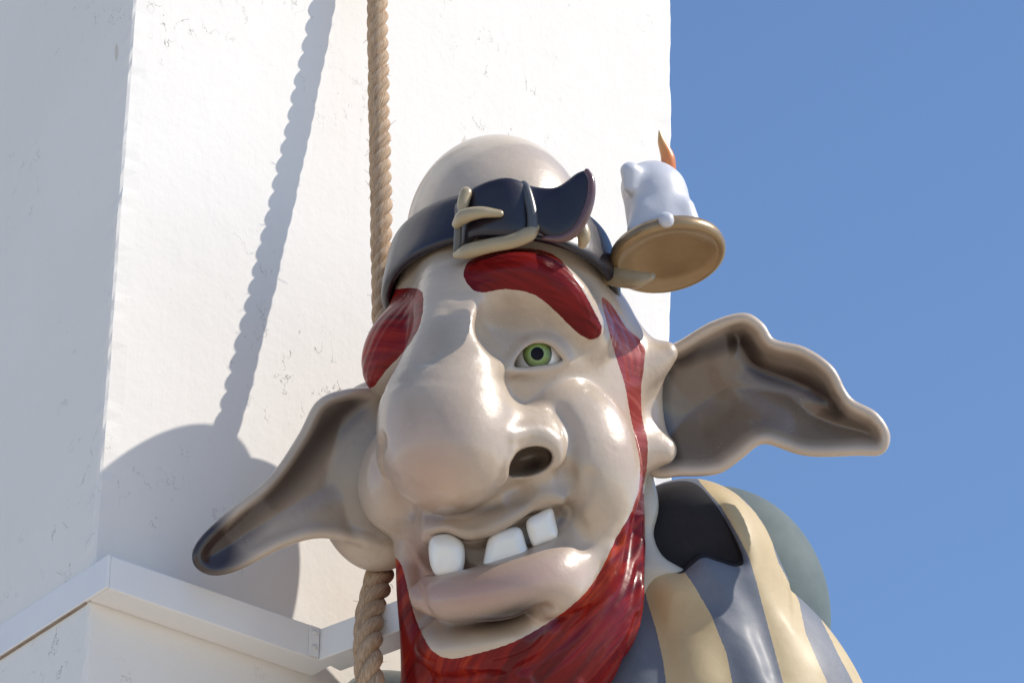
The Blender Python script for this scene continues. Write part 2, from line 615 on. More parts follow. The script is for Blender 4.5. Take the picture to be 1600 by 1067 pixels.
def rope_depth(px, py):
    """depth at which the rope's shadow falls on the line it has on the wall"""
    best = None
    for w in np.arange(-900, 300, 4.0):
        p = at_pixel(px, py, w)
        if np.dot(p - edge_pt, N1) < 0.03:
            continue
        s = wall_shadow_px(p)
        e = abs(s[0] - (503 - s[1] * (143 / 660.0)))
        if best is None or e < best[0]:
            best = (e, w)
    return best[1]


rope_px = [(584, -260), (588, -60), (591, 100), (594, 250), (597, 400), (599, 490)]
rd = np.polyfit([p[1] for p in rope_px], [rope_depth(*p) for p in rope_px], 1)
print('rope', rd, [np.dot(at_pixel(x, y, np.polyval(rd, y)) - edge_pt, N1) / MM for x, y in rope_px])
rope_low = [(601, 600, None), (602, 720, None), (600, 850, 95), (592, 900, 150), (579, 960, 225), (574, 1010, 285), (577, 1060, 328), (580, 1120, 368)]
w490 = float(np.polyval(rd, 490))
rope_w = [float(np.polyval(rd, y)) for x, y in rope_px]
for x, y, w in rope_low:
    rope_px.append((x, y))
    rope_w.append(w if w is not None else w490 + (95 - w490) * ((y - 490) / 360.0) ** 0.6)
path = catmull([at_pixel(x, y, w) for (x, y), w in zip(rope_px, rope_w)], 14) / MM
rope_v = np.interp(path[:, 2], path[::-1, 2], catmull(rope_px, 14)[::-1, 1])
seglen = np.linalg.norm(np.diff(path, axis=0), axis=1)
s_arc = np.concatenate([[0], np.cumsum(seglen)])
S_ = np.arange(0, s_arc[-1], 2.2)
path = np.stack([np.interp(S_, s_arc, path[:, k]) for k in range(3)], 1)
Tt, Aa, Bb = frames(path)
py_path = np.interp(S_, s_arc, rope_v)
Rr = np.interp(py_path, [0, 480, 800, 900, 1060], [17.0, 17.5, 19, 21.5, 21.5])
pitch = np.interp(py_path, [0, 480, 850, 950], [90, 90, 108, 124])
phase = np.concatenate([[0], np.cumsum(2 * math.pi * np.diff(S_) / (pitch[1:] * (1 + 0.05 * np.sin(S_[1:] / 140) + 0.03 * np.sin(S_[1:] / 41))))])
rope_root = empty('rope', path[-1] * MM, 'thick three-strand hemp rope hanging down the tower behind the statue', 'rope')
for k in range(3):
    ph = phase + k * 2 * math.pi / 3 + 0.6
    Cc = path + (Rr * 0.50)[:, None] * (np.cos(ph)[:, None] * Aa + np.sin(ph)[:, None] * Bb)
    rs = Rr * 0.56 * (1 + 0.05 * np.sin(S_ / 37 + 2.1 * k) + 0.03 * np.sin(S_ / 11 + 1.3 * k) + 0.015 * np.sin(S_ / 3.1 + 2 * k))
    V, F = tube_geo(Cc, rs, 14, cap=False)
    o = mesh_obj('strand', np.asarray(V) * MM, F, MAT['rope'], rope_root)
    uvl = o.data.uv_layers.new(name='UVMap')
    lv = np.empty(len(o.data.loops), int)
    o.data.loops.foreach_get('vertex_index', lv)
    ring, q = lv // 14, lv % 14
    # fibres of a strand run with a little counter twist
    uv = np.stack([q / 14.0 + S_[np.minimum(ring, len(S_) - 1)] / 160.0, S_[np.minimum(ring, len(S_) - 1)] / 60.0], 1)
    uvl.data.foreach_set('uv', uv.astype(np.float32).ravel())
# loose fibres standing off the rope
V, F = [], []
for _ in range(150):
    i = random.randrange(5, len(path) - 6)
    a_ = random.uniform(0, 2 * math.pi)
    outv = math.cos(a_) * Aa[i] + math.sin(a_) * Bb[i]
    L = random.uniform(5, 16)
    p0 = path[i] + outv * Rr[i] * 0.9
    dirv = outv * random.uniform(.4, 1) + Tt[i] * random.uniform(-1, 1)
    bend = np.array([random.uniform(-1, 1) for _ in range(3)])
    pts = [p0 + dirv * L * t + bend * L * 0.35 * t * t for t in (0, .5, 1)]
    v_, f_ = tube_geo(np.array(pts), [0.45, 0.4, 0.25], 4, cap=False)
    b = len(V)
    V += list(v_)
    F += [[x + b for x in ff] for ff in f_]
o = mesh_obj('loose_fibre', np.asarray(V) * MM, F, MAT['rope'], rope_root)
o['kind'] = 'stuff'


# ------------------------------------------------------------------ distance-field sculpting
def smin(a, b, k):
    h = np.maximum(k - np.abs(a - b), 0) / k
    return np.minimum(a, b) - h * h * (k * 0.25)


def smax(a, b, k):
    return -smin(-a, -b, k)


class Ell:
    def __init__(self, c, r, rot=None):
        self.c, self.r = np.asarray(c, float), np.asarray(r, float)
        self.R = None
        if rot is not None:
            self.R = np.array(Matrix.Rotation(math.radians(rot[2]), 3, 'Z') @ Matrix.Rotation(math.radians(rot[1]), 3, 'Y') @ Matrix.Rotation(math.radians(rot[0]), 3, 'X')).T
        m = self.r if self.R is None else np.full(3, self.r.max())
        self.lo, self.hi = self.c - m, self.c + m

    def __call__(self, U, V, W):
        x, y, z = U - self.c[0], V - self.c[1], W - self.c[2]
        if self.R is not None:
            R = self.R
            x, y, z = R[0, 0] * x + R[0, 1] * y + R[0, 2] * z, R[1, 0] * x + R[1, 1] * y + R[1, 2] * z, R[2, 0] * x + R[2, 1] * y + R[2, 2] * z
        a, b, c = self.r
        k0 = np.sqrt((x / a) ** 2 + (y / b) ** 2 + (z / c) ** 2)
        k1 = np.sqrt((x / a ** 2) ** 2 + (y / b ** 2) ** 2 + (z / c ** 2) ** 2)
        return k0 * (k0 - 1) / np.maximum(k1, 1e-6)


class Chain:
    """tapered tube through points with radii"""
    def __init__(self, pts, rad, n=3):
        pts = np.asarray(pts, float)
        rad = np.broadcast_to(np.asarray(rad, float), (len(pts),))
        q = np.hstack([pts, rad[:, None]])
        if len(pts) > 2 and n > 1:
            q = catmull(q, n)
        self.p, self.r = q[:, :3], q[:, 3]
        self.lo = (self.p - self.r[:, None]).min(0)
        self.hi = (self.p + self.r[:, None]).max(0)

    def __call__(self, U, V, W):
        d = None
        for a, b, ra, rb in zip(self.p[:-1], self.p[1:], self.r[:-1], self.r[1:]):
            ab = b - a
            L2 = max(float(ab @ ab), 1e-9)
            t = np.clip(((U - a[0]) * ab[0] + (V - a[1]) * ab[1] + (W - a[2]) * ab[2]) / L2, 0, 1)
            e = np.sqrt((U - a[0] - t * ab[0]) ** 2 + (V - a[1] - t * ab[1]) ** 2 + (W - a[2] - t * ab[2]) ** 2) - (ra + t * (rb - ra))
            d = e if d is None else np.minimum(d, e)
        return d


class Prism:
    def __init__(self, poly, w0, w1):
        self.poly, self.w0, self.w1 = poly, w0, w1
        q = np.array([P(x, y, 0.5 * (w0 + w1)) for x, y in poly])
        self.lo = np.array([q[:, 0].min() - 6, q[:, 1].min() - 6, w0])
        self.hi = np.array([q[:, 0].max() + 6, q[:, 1].max() + 6, w1])

    def __call__(self, U, V, W):
        k = 1 - (0.5 * (self.w0 + self.w1) + LEAN * (V[:, :, 0] - LEAN0)) / FPX
        x = 800 + (U[:, :, 0] - 800) / k
        y = 533.5 + (V[:, :, 0] - 533.5) / k
        x, y = np.broadcast_arrays(x, y)
        d2 = poly_sd(x, y, self.poly)[:, :, None]
        return np.maximum(d2, np.maximum(self.w0 - W, W - self.w1))


def poly_sd(x, y, poly):
    """signed distance to a closed 2-D polygon, negative inside"""
    x, y = np.asarray(x, float), np.asarray(y, float)
    d = np.full(x.shape, 1e18)
    inside = np.zeros(x.shape, bool)
    n = len(poly)
    for i in range(n):
        ax, ay = poly[i]
        bx, by = poly[(i + 1) % n]
        ex, ey = bx - ax, by - ay
        t = np.clip(((x - ax) * ex + (y - ay) * ey) / max(ex * ex + ey * ey, 1e-9), 0, 1)
        d = np.minimum(d, (x - ax - t * ex) ** 2 + (y - ay - t * ey) ** 2)
        if ay != by:
            c = ((ay <= y) != (by <= y)) & (x < ax + (y - ay) * ex / ey)
            inside ^= c
    return np.where(inside, -1, 1) * np.sqrt(d)


def line_d(x, y, pts):
    d = np.full(np.shape(x), 1e18)
    for a, b in zip(pts[:-1], pts[1:]):
        ex, ey = b[0] - a[0], b[1] - a[1]
        t = np.clip(((x - a[0]) * ex + (y - a[1]) * ey) / max(ex * ex + ey * ey, 1e-9), 0, 1)
        d = np.minimum(d, (x - a[0] - t * ex) ** 2 + (y - a[1] - t * ey) ** 2)
    return np.sqrt(d)


class Field:
    def __init__(self, lo, hi, h):
        self.lo, self.h = np.asarray(lo, float), float(h)
        self.n = np.ceil((np.asarray(hi, float) - self.lo) / h).astype(int) + 1
        self.ax = [self.lo[i] + h * np.arange(self.n[i]) for i in range(3)]
        self.F = np.full(self.n, 400.0, np.float32)

    def box(self, lo, hi, m):
        sl = []
        for i in range(3):
            a = int(np.clip(math.floor((lo[i] - m - self.lo[i]) / self.h), 0, self.n[i]))
            b = int(np.clip(math.ceil((hi[i] + m - self.lo[i]) / self.h) + 1, 0, self.n[i]))
            sl.append(slice(a, b))
        g = np.ix_(*[self.ax[i][sl[i]].astype(np.float32) for i in range(3)])
        return tuple(sl), g

    def add(self, prim, k=20.0):
        sl, g = self.box(prim.lo, prim.hi, k + 14)
        self.F[sl] = smin(self.F[sl], prim(*g).astype(np.float32), k)

    def cut(self, prim, k=8.0):
        sl, g = self.box(prim.lo, prim.hi, k + 14)
        self.F[sl] = smax(self.F[sl], -prim(*g).astype(np.float32), k)

    def stroke(self, pts, width, height):
        """raise (height > 0) or press in a soft ridge along 3-D points"""
        ch = Chain(pts, 0.0, 3)
        sl, g = self.box(ch.lo, ch.hi, width * 2.6)
        d = ch(*g)
        self.F[sl] -= (height * np.exp(-(d / width) ** 2)).astype(np.float32)

    def sample(self, q):
        q = (np.asarray(q, float) - self.lo) / self.h
        i = np.clip(np.floor(q).astype(int), 0, self.n - 2)
        f = np.clip(q - i, 0, 1)
        out = 0
        for a in (0, 1):
            for b in (0, 1):
                for c in (0, 1):
                    wgt = (f[:, 0] if a else 1 - f[:, 0]) * (f[:, 1] if b else 1 - f[:, 1]) * (f[:, 2] if c else 1 - f[:, 2])
                    out = out + wgt * self.F[i[:, 0] + a, i[:, 1] + b, i[:, 2] + c]
        return out

    def surf(self, px, py):
        ws = np.arange(self.ax[2][-1], self.ax[2][0], -1.5)
        q = np.array([P(px, py, w) for w in ws])
        s = self.sample(q)
        hit = np.nonzero(s < 0)[0]
        return float(ws[hit[0]]) if len(hit) else None

    def on(self, pts, off=0.0, default=0.0):
        out = []
        for x, y in pts:
            w = self.surf(x, y)
            out.append(P(x, y, (default if w is None else w) + off))
        return np.array(out)

    def mesh(self):
        F = self.F
        s = F < 0
        c = np.zeros(self.n - 1, np.int8)
        for a in (0, 1):
            for b in (0, 1):
                for d in (0, 1):
                    c += s[a:self.n[0] - 1 + a, b:self.n[1] - 1 + b, d:self.n[2] - 1 + d]
        cells = np.argwhere((c > 0) & (c < 8))
        idx = -np.ones(self.n - 1, np.int32)
        idx[tuple(cells.T)] = np.arange(len(cells))
        corner = np.array([(a, b, d) for a in (0, 1) for b in (0, 1) for d in (0, 1)])
        val = np.stack([F[tuple((cells + k).T)] for k in corner], 1)
        acc = np.zeros((len(cells), 3))
        cnt = np.zeros(len(cells))
        for i in range(8):
            for j in range(i + 1, 8):
                if np.abs(corner[i] - corner[j]).sum() != 1:
                    continue
                va, vb = val[:, i], val[:, j]
                m = (va < 0) != (vb < 0)
                t = np.where(m, va / np.where(m, va - vb, 1), 0)
                p = corner[i] + t[:, None] * (corner[j] - corner[i])
                acc += p * m[:, None]
                cnt += m
        Vt = self.lo + self.h * (cells + acc / cnt[:, None])
        quads = []
        for ax in range(3):
            o1, o2 = [k for k in range(3) if k != ax]
            a = [slice(None)] * 3
            b = [slice(None)] * 3
            a[ax], b[ax] = slice(0, -1), slice(1, None)
            for o in (o1, o2):
                a[o] = slice(1, -1)
                b[o] = slice(1, -1)
            sa, sb = s[tuple(a)], s[tuple(b)]
            e = np.argwhere(sa != sb)
            flip = sa[tuple(e.T)]
            e[:, o1] += 1
            e[:, o2] += 1
            def cid(d1, d2):
                q = e.copy()
                q[:, o1] -= d1
                q[:, o2] -= d2
                return idx[tuple(q.T)]
            Q = np.stack([cid(1, 1), cid(0, 1), cid(0, 0), cid(1, 0)], 1)
            if ax == 1:
                flip = ~flip
            Q[~flip] = Q[~flip][:, ::-1]
            quads.append(Q)
        Q = np.vstack(quads)
        N = np.zeros_like(Vt)
        h = self.h
        for i in range(3):
            dd = np.zeros(3)
            dd[i] = h
            N[:, i] = self.sample(Vt + dd) - self.sample(Vt - dd)
        N /= np.linalg.norm(N, axis=1)[:, None] + 1e-9
        T = np.vstack([Q[:, [0, 1, 2]], Q[:, [0, 2, 3]]])
        return Vt, N, T


def clip_tris(V, N, T, val):
    """split triangles along val = 0 -> (V, N, T_inside, T_outside)"""
    s = val < 0
    cs = s[T].sum(1)
    ins, outs = T[cs == 3], T[cs == 0]
    mixed = T[(cs == 1) | (cs == 2)]
    V, N = list(V), list(N)
    cache = {}
    a_, b_ = [], []

    def mid(i, j):
        key = (min(i, j), max(i, j))
        if key not in cache:
            t = val[i] / (val[i] - val[j])
            t = min(max(t, 0.0), 1.0)
            cache[key] = len(V)
            V.append(V[i] + (V[j] - V[i]) * t)
            n = N[i] + (N[j] - N[i]) * t
            N.append(n / (np.linalg.norm(n) + 1e-9))
        return cache[key]

    for t in mixed:
        k = [bool(s[i]) for i in t]
        lone = k.index(True) if sum(k) == 1 else k.index(False)
        i, j, l = t[lone], t[(lone + 1) % 3], t[(lone + 2) % 3]
        p, q = mid(i, j), mid(i, l)
        one, two = [[i, p, q]], [[p, j, l], [p, l, q]]
        if k[lone]:
            a_ += one
            b_ += two
        else:
            b_ += one
            a_ += two
    ins = np.vstack([ins, np.array(a_, int).reshape(-1, 3)])
    outs = np.vstack([outs, np.array(b_, int).reshape(-1, 3)])
    return np.array(V), np.array(N), ins, outs


def px_of(V):
    k = 1.0 - (V[:, 2] + LEAN * (V[:, 1] - LEAN0)) / FPX
    return 800 + (V[:, 0] - 800) / k, 533.5 + (V[:, 1] - 533.5) / k


def put(name, V, N, T, mat, parent, attrs=None):
    used = np.unique(T)
    remap = -np.ones(len(V), int)
    remap[used] = np.arange(len(used))
    at = {k: np.asarray(v)[used] for k, v in attrs.items()} if attrs else None
    n = dir_world(N[used])
    W = to_world(V[used])
    Tm = remap[T]
    # make winding agree with the field's gradient
    tri = W[Tm]
    fn = np.cross(tri[:, 1] - tri[:, 0], tri[:, 2] - tri[:, 0])
    bad = (fn * n[Tm].sum(1)).sum(1) < 0
    Tm[bad] = Tm[bad][:, ::-1]
    return mesh_obj(name, W, Tm, mat, parent, N=n, attrs=at)


def blob(px, py, sharp=10.0):
    return None


# ------------------------------------------------------------------ the statue
root = empty('goblin_statue', to_world(P(900, 1500, -60))[0],
             'glossy painted goblin figure with red beard, huge ears and striped shirt beside the tower', 'statue')

# ---- head
H = Field((540, 190, -230), (1085, 1120, 370), 3.0)
H.add(Ell(P(777, 374, -20), (143, 166, 170)), 1)
H.add(Ell(P(788, 530, -15), (186, 190, 195)), 50)
H.add(Ell(P(935, 610, -70), (78, 150, 120)), 60)
H.add(Ell(P(790, 760, 0), (190, 190, 175)), 60)
H.add(Ell(P(812, 930, -35), (180, 200, 175)), 60)
H.add(Ell(P(795, 1080, -50), (165, 120, 170)), 50)
# brow ridges
H.add(Ell(P(625, 545, 70), (54, 78, 75), (0, 0, 25)), 28)
H.add(Chain([P(720, 470, 150), P(800, 445, 155), P(880, 470, 130), P(925, 520, 95)], [34, 36, 34, 26]), 34)
# cheeks
H.add(Ell(P(902, 724, 122), (97, 127, 98), (0, 0, -12)), 12)
H.add(Ell(P(636, 742, 60), (73, 92, 78), (0, 0, 18)), 26)
# muzzle and chin
H.add(Ell(P(770, 815, 135), (118, 82, 92)), 36)
H.add(Ell(P(755, 992, 122), (104, 56, 88), (0, 0, -12)), 34)
# nose
H.add(Chain([P(712, 450, 125), P(706, 540, 188), P(694, 640, 225)], [54, 66, 92], 8), 46)
H.add(Ell(P(700, 688, 235), (103, 108, 112)), 34)
H.add(Ell(P(800, 690, 205), (62, 52, 62)), 30)
H.add(Ell(P(841, 694, 190), (47, 51, 60)), 22)
H.add(Ell(P(615, 705, 150), (26, 42, 50)), 14)
# eye socket: pressed in between brow and cheek
H.cut(Ell(P(822, 520, 232), (78, 46, 70), (0, 0, 8)), 30)
# brow rolls
HB_W = H.on([(755, 428), (800, 421), (850, 428), (890, 460), (920, 505)])
H.add(Chain(HB_W, [22, 26, 27, 26, 17], 6), 30)
# nostril
H.stroke(H.on([(872, 640), (893, 675), (895, 715), (884, 752)], 4), 12, -15)
NOSTRIL = Ell(P(824, 720, 238), (38, 21, 46), (0, 0, -14))
H.cut(NOSTRIL, 9)
H.stroke(H.on([(800, 680), (838, 670), (868, 690), (874, 722)], 2), 13, 7)
H.stroke(H.on([(786, 752), (790, 728), (800, 705)], 2), 9, 5)
# mouth: shallow recess for the teeth, full lower lip below it
MOUTH = catmull([(648, 868), (660, 846), (694, 834), (732, 848), (772, 836), (815, 812), (852, 788), (880, 786), (890, 806), (862, 846), (800, 872),
                 (740, 888), (700, 902), (668, 896)], 4, True)
H.cut(Prism(MOUTH, 186, 330), 22)
H.add(Ell(P(850, 764, 172), (34, 34, 46)), 22)
H.stroke(H.on([(664, 836), (697, 822), (735, 834), (772, 824), (814, 798), (850, 776), (880, 780)], 0), 11, 8)
lip = [(668, 928, 172), (716, 933, 212), (785, 922, 226), (845, 901, 214), (884, 868, 174), (906, 834, 146)]
H.add(Chain([P(*q) for q in lip], [28, 38, 43, 41, 30, 17], 14), 24)
H.stroke(H.on([(880, 806), (900, 792), (916, 768), (920, 744)], 2), 9, -9)
H.add(Ell(P(866, 914, 184), (50, 46, 48), (0, 0, -35)), 30)
H.add(Ell(P(918, 872, 112), (50, 74, 66), (0, 0, 20)), 40)
H.stroke(H.on([(690, 988), (740, 984), (800, 970), (846, 956)], 2), 17, -12)
H.stroke(H.on([(650, 880), (652, 920), (668, 955)], 2), 10, -5)
# folds
H.stroke(H.on([(884, 735), (897, 770), (897, 812), (912, 845)], 4), 12, -16)
H.stroke(H.on([(596, 690), (604, 745), (640, 800)], 4), 11, -10)
H.stroke(H.on([(700, 490), (690, 530), (670, 560)], 3), 14, -5)
H.stroke(H.on([(740, 470), (735, 520), (760, 560), (800, 575)], 2), 14, 6)
H.stroke(H.on([(668, 805), (700, 812), (735, 806), (770, 790)], 4), 12, -10)
# ear flares that lap over the ears
H.add(Chain([P(975, 570, -40), P(1010, 566, -28), P(1040, 552, -24)], [52, 36, 19], 6), 36)
H.add(Chain([P(985, 700, -40), P(1016, 700, -30), P(1034, 703, -26)], [46, 32, 23], 6), 36)
H.add(Chain([P(1000, 560, -60), P(1012, 630, -50), P(1012, 690, -55)], [24, 22, 26]), 26)
H.add(Chain([P(997, 765, -50), P(987, 808, -30), P(976, 880, -10), P(930, 972, 40), P(850, 1045, 80), P(745, 1085, 85), P(672, 1075, 45)], [8, 19, 29, 58, 62, 58, 34], 8), 30)
H.add(Chain([P(638, 860, 70), P(646, 930, 75), P(652, 1000, 70), P(660, 1085, 60)], [20, 25, 26, 32], 6), 20)
# beard locks
locks = [[(996, 800), (990, 850), (975, 905), (940, 965), (880, 1025), (800, 1066)], [(1001, 850), (996, 900), (984, 955), (950, 1015), (890, 1075)],
         [(1000, 920), (992, 975), (970, 1025), (935, 1080)], [(955, 865), (935, 915), (890, 965), (820, 1010), (730, 1035)], [(975, 830), (962, 880), (925, 940)],
         [(632, 900), (638, 960), (646, 1010), (660, 1064)], [(690, 1048), (760, 1040), (820, 1062)], [(925, 925), (880, 985), (800, 1035), (700, 1060)]]
for i, lk in enumerate(locks):
    H.stroke(H.on(lk, -3, -40), 12, 10 if i < 4 else 5)
for lk in ([(994, 830), (984, 885), (960, 945), (910, 1005), (840, 1058)], [(999, 890), (990, 940), (965, 995), (915, 1060)], [(945, 890), (912, 945), (850, 1000), (760, 1040)],
           [(996, 965), (980, 1020), (955, 1070)], [(968, 850), (950, 900), (905, 960)]):
    H.stroke(H.on(lk, 0, -40), 8, -9)

# brushed strands pressed into the brows
for off, dp in ((-15, -2.5), (-6, -3.5), (4, -3.0), (13, -2.5)):
    ln = [(738, 430 + off * .8), (775, 420 + off), (830, 420 + off), (870, 432 + off), (898 - off * .7, 462 + off * .6), (916 - off * .8, 500 + off * .3)]
    H.stroke(H.on(ln, 1, 100), 4.5, dp)
for off in (-22, -10, 2, 14):
    ln = [(640 + off * .4, 470 + off * .3), (612 + off * .7, 510 + off * .5), (585 + off * .6, 560 + off * .4), (575 + off * .5, 590 + off * .2)]
    H.stroke(H.on(ln, 1, 60), 4.5, -1.2)
for off in (-12, 0, 12):
    H.stroke(H.on([(955 + off * .5, 480), (982 + off, 530), (992 + off * .5, 590)], 0, 0), 4.5, -2.2)

# eye opening
EYE_C = P(840, 556, 0)
ew = H.surf(842, 545)
almond = catmull([(803, 571), (815, 549), (835, 537), (858, 540), (874, 556), (879, 563), (862, 568), (840, 571), (820, 573)], 6, True)


lid_up = H.on([(800, 562), (816, 541), (838, 530), (864, 534), (884, 556)], 0)
H.stroke(lid_up, 8, 5)
lid_lo = H.on([(806, 580), (838, 580), (866, 574), (886, 564)], 0)
H.stroke(lid_lo, 7, 4)
print('eye depth', ew, 'surf', H.surf(840, 585), H.surf(840, 520), H.surf(690, 680), H.surf(900, 720), H.surf(780, 430))
H.cut(Prism(almond, ew - 46, ew + 60), 4)

HV, HN, HT = H.mesh()

brow_r = catmull([(724, 427), (737, 405), (775, 392), (831, 389), (869, 401), (899, 435), (925, 480), (940, 510), (936, 525), (921, 530),
                  (899, 517), (861, 480), (831, 459), (790, 452), (752, 457), (734, 448)], 4, True)
brow_l = catmull([(655, 452), (661, 480), (653, 515), (630, 550), (602, 580), (580, 606), (540, 610), (535, 540), (565, 480), (605, 455)], 4, True)
side = catmull([(940, 466), (957, 478), (978, 511), (1006, 538), (1006, 572), (1002, 606), (1003, 650), (1012, 692), (1010, 735), (1004, 768), (1010, 800), (988, 800),
                (998, 765), (1000, 725), (993, 688), (984, 645), (976, 600), (963, 560), (950, 512)], 4, True)
beard_in = catmull([(1003, 772), (991, 792), (978, 815), (962, 842), (944, 880), (918, 922), (872, 962), (805, 1001), (740, 1022), (700, 1028), (674, 1014), (655, 980), (642, 940),
                    (634, 905), (626, 880), (612, 866)], 5)
beard = np.vstack([[(1100, 770)], beard_in, [(500, 850), (500, 1200), (1100, 1200)]])


def part_off(V, N, T, fn):
    x, y = px_of(V)
    val = fn(x, y, V[:, 2], N)
    return clip_tris(V, N, T, val)


def front(poly, wmin=-400, rag=0.25):
    def fn(x, y, w, n):
        ragged = 1.6 * np.sin(x * 0.31 + y * 0.17) * np.sin(y * 0.27 - x * 0.12) + 0.9 * np.sin(x * 0.83 + y * 0.61)
        return np.maximum(poly_sd(x, y, poly) + rag * ragged, (wmin - w))
    return fn


def split(V, N, T, fn, name, mat, label=None):
    V, N, ins, outs = part_off(V, N, T, fn)
    o = put(name, V, N, ins, mat, root)
    if label:
        o['label'] = label
    return V, N, outs


HV, HN, HT = split(HV, HN, HT, front(brow_r, 20), 'eyebrow', MAT['brow'], 'long arched red eyebrow over the open eye')
HV, HN, HT = split(HV, HN, HT, front(brow_l, -10), 'eyebrow', MAT['brow'], 'red eyebrow at the edge of the face beside the nose')
HV, HN, HT = split(HV, HN, HT, front(side, -130), 'sideburn', MAT['sideburn'])
HV, HN, HT = split(HV, HN, HT, front(beard, -70), 'beard', MAT['beard'])
hx, hy = px_of(HV)


def spot(cx, cy, rx, ry, a=1.0, rot=0.0):
    c, s = math.cos(math.radians(rot)), math.sin(math.radians(rot))
    x, y = hx - cx, hy - cy
    xx, yy = (c * x + s * y) / rx, (-s * x + c * y) / ry
    return a * np.exp(-(xx * xx + yy * yy))


rosy = spot(660, 730, 75, 85, .5) + spot(745, 925, 120, 42, .75, -10) + spot(860, 890, 50, 40, .25) + spot(655, 885, 28, 45, .8) + spot(980, 650, 30, 60, .3)
inner_nostril = NOSTRIL(HV[:, 0], HV[:, 1], HV[:, 2])
umber = (0.9 * spot(752, 972, 92, 19, 1.0, -10) + 0.55 * spot(815, 950, 45, 14, 1.0, -22) + np.clip((4 - inner_nostril) / 6, 0, 1)  # shading of recesses and undersides airbrushed into the skin colour
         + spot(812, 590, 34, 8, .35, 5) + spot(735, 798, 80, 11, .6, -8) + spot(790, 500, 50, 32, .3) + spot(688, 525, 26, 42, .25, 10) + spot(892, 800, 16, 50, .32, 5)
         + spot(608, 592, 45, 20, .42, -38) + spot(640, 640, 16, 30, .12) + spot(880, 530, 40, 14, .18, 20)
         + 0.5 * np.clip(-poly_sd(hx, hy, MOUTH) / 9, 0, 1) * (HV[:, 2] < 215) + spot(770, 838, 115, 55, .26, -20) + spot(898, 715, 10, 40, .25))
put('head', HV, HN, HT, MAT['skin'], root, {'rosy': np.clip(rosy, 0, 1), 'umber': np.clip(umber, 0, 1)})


# ---- eye
def cap_geo(c, r, ax, ang, rings=10, seg=32):
    ax = np.asarray(ax, float)
    ax /= np.linalg.norm(ax)
    e1 = np.cross(ax, [0, 1, 0.1])
    e1 /= np.linalg.norm(e1)
    e2 = np.cross(ax, e1)
    V, F, rad = [c + ax * r], [], [0.0]
    for i in range(1, rings + 1):
        a = ang * i / rings
        for q in range(seg):
            p = 2 * math.pi * q / seg
            V.append(c + r * (math.cos(a) * ax + math.sin(a) * (math.cos(p) * e1 + math.sin(p) * e2)))
            rad.append(i / rings)
    for q in range(seg):
        F.append([0, 1 + q, 1 + (q + 1) % seg])
    for i in range(rings - 1):
        for q in range(seg):
            a, b = 1 + i * seg, 1 + (i + 1) * seg
            F.append([a + q, b + q, b + (q + 1) % seg, a + (q + 1) % seg])
    return np.array(V), F, rad


ER = 42.0
ec = P(841, 555, ew - 46)
V, F, _ = cap_geo(ec, ER, (0, 0, 1), math.radians(178), 24, 32)
eye = mesh_obj('eye', to_world(V), F, MAT['eye'], root)
gaze = (-0.04, -0.06, 1)
V, F, rad = cap_geo(ec, ER + 0.9, gaze, math.asin(21.5 / ER), 10, 36)
mesh_obj('iris', to_world(V), F, MAT['iris'], eye, attrs={'rad': rad})
V, F, rad = cap_geo(ec, ER + 1.6, gaze, math.asin(9.6 / ER), 6, 28)
mesh_obj('pupil', to_world(V), F, MAT['pupil'], eye)


# ---- teeth
def superell(c, r, rot, e=0.45, nu=28, nv=16, shear=0.0):
    c = np.asarray(c, float)
    Rm = np.array(Matrix.Rotation(math.radians(rot[2]), 3, 'Z') @ Matrix.Rotation(math.radians(rot[1]), 3, 'Y') @ Matrix.Rotation(math.radians(rot[0]), 3, 'X'))
    f = lambda t: np.sign(t) * abs(t) ** e
    V, F = [], []
    for i in range(nv + 1):
        a = -math.pi / 2 + math.pi * i / nv
        for j in range(nu):
            b = 2 * math.pi * j / nu
            p = np.array([r[0] * f(math.cos(a)) * f(math.cos(b)), r[1] * f(math.cos(a)) * f(math.sin(b)), r[2] * f(math.sin(a))])
            p[0] += shear * p[1]
            V.append(c + Rm @ p)
    for i in range(nv):
        for j in range(nu):
            F.append([i * nu + j, (i + 1) * nu + j, (i + 1) * nu + (j + 1) % nu, i * nu + (j + 1) % nu])
    return V, F


def pillow(poly, w0, half, rnd, tilt=(0.0, 0.0)):
    """rounded tooth block from its outline"""
    poly = catmull(poly, 5, True)
    q = np.array([P(x, y, w0) for x, y in poly])
    f = Field(np.append(q[:, :2].min(0) - 10, w0 - half - 22), np.append(q[:, :2].max(0) + 10, w0 + half + 22), 1.8)
    U, V_, W = np.meshgrid(*f.ax, indexing='ij')
    d2 = poly_sd(U[:, :, 0], V_[:, :, 0], q[:, :2])[:, :, None] + rnd
    cen = q.mean(0)
    dw = np.abs(W - w0 - tilt[0] * (U - cen[0]) - tilt[1] * (V_ - cen[1])) - half + rnd
    f.F = (np.minimum(np.maximum(d2, dw), 0) + np.sqrt(np.maximum(d2, 0) ** 2 + np.maximum(dw, 0) ** 2) - rnd).astype(np.float32)
    return f.mesh()


for poly, w0, rnd, tl in (([(673, 841), (700, 833), (722, 845), (727, 870), (721, 896), (700, 903), (679, 897), (670, 870)], 200, 21, (0.1, 0.0)),
                          ([(767, 834), (790, 825), (812, 824), (821, 846), (824, 870), (790, 884), (757, 890), (758, 860)], 204, 16, (-0.05, 0.0)),
                          ([(823, 812), (842, 800), (861, 792), (868, 812), (871, 838), (850, 850), (834, 854), (824, 832)], 194, 14, (-0.25, 0.0))):
    V, N, T = pillow(poly, w0, 19, rnd, tl)
    put('tooth', V, N, T, MAT['teeth'], root)


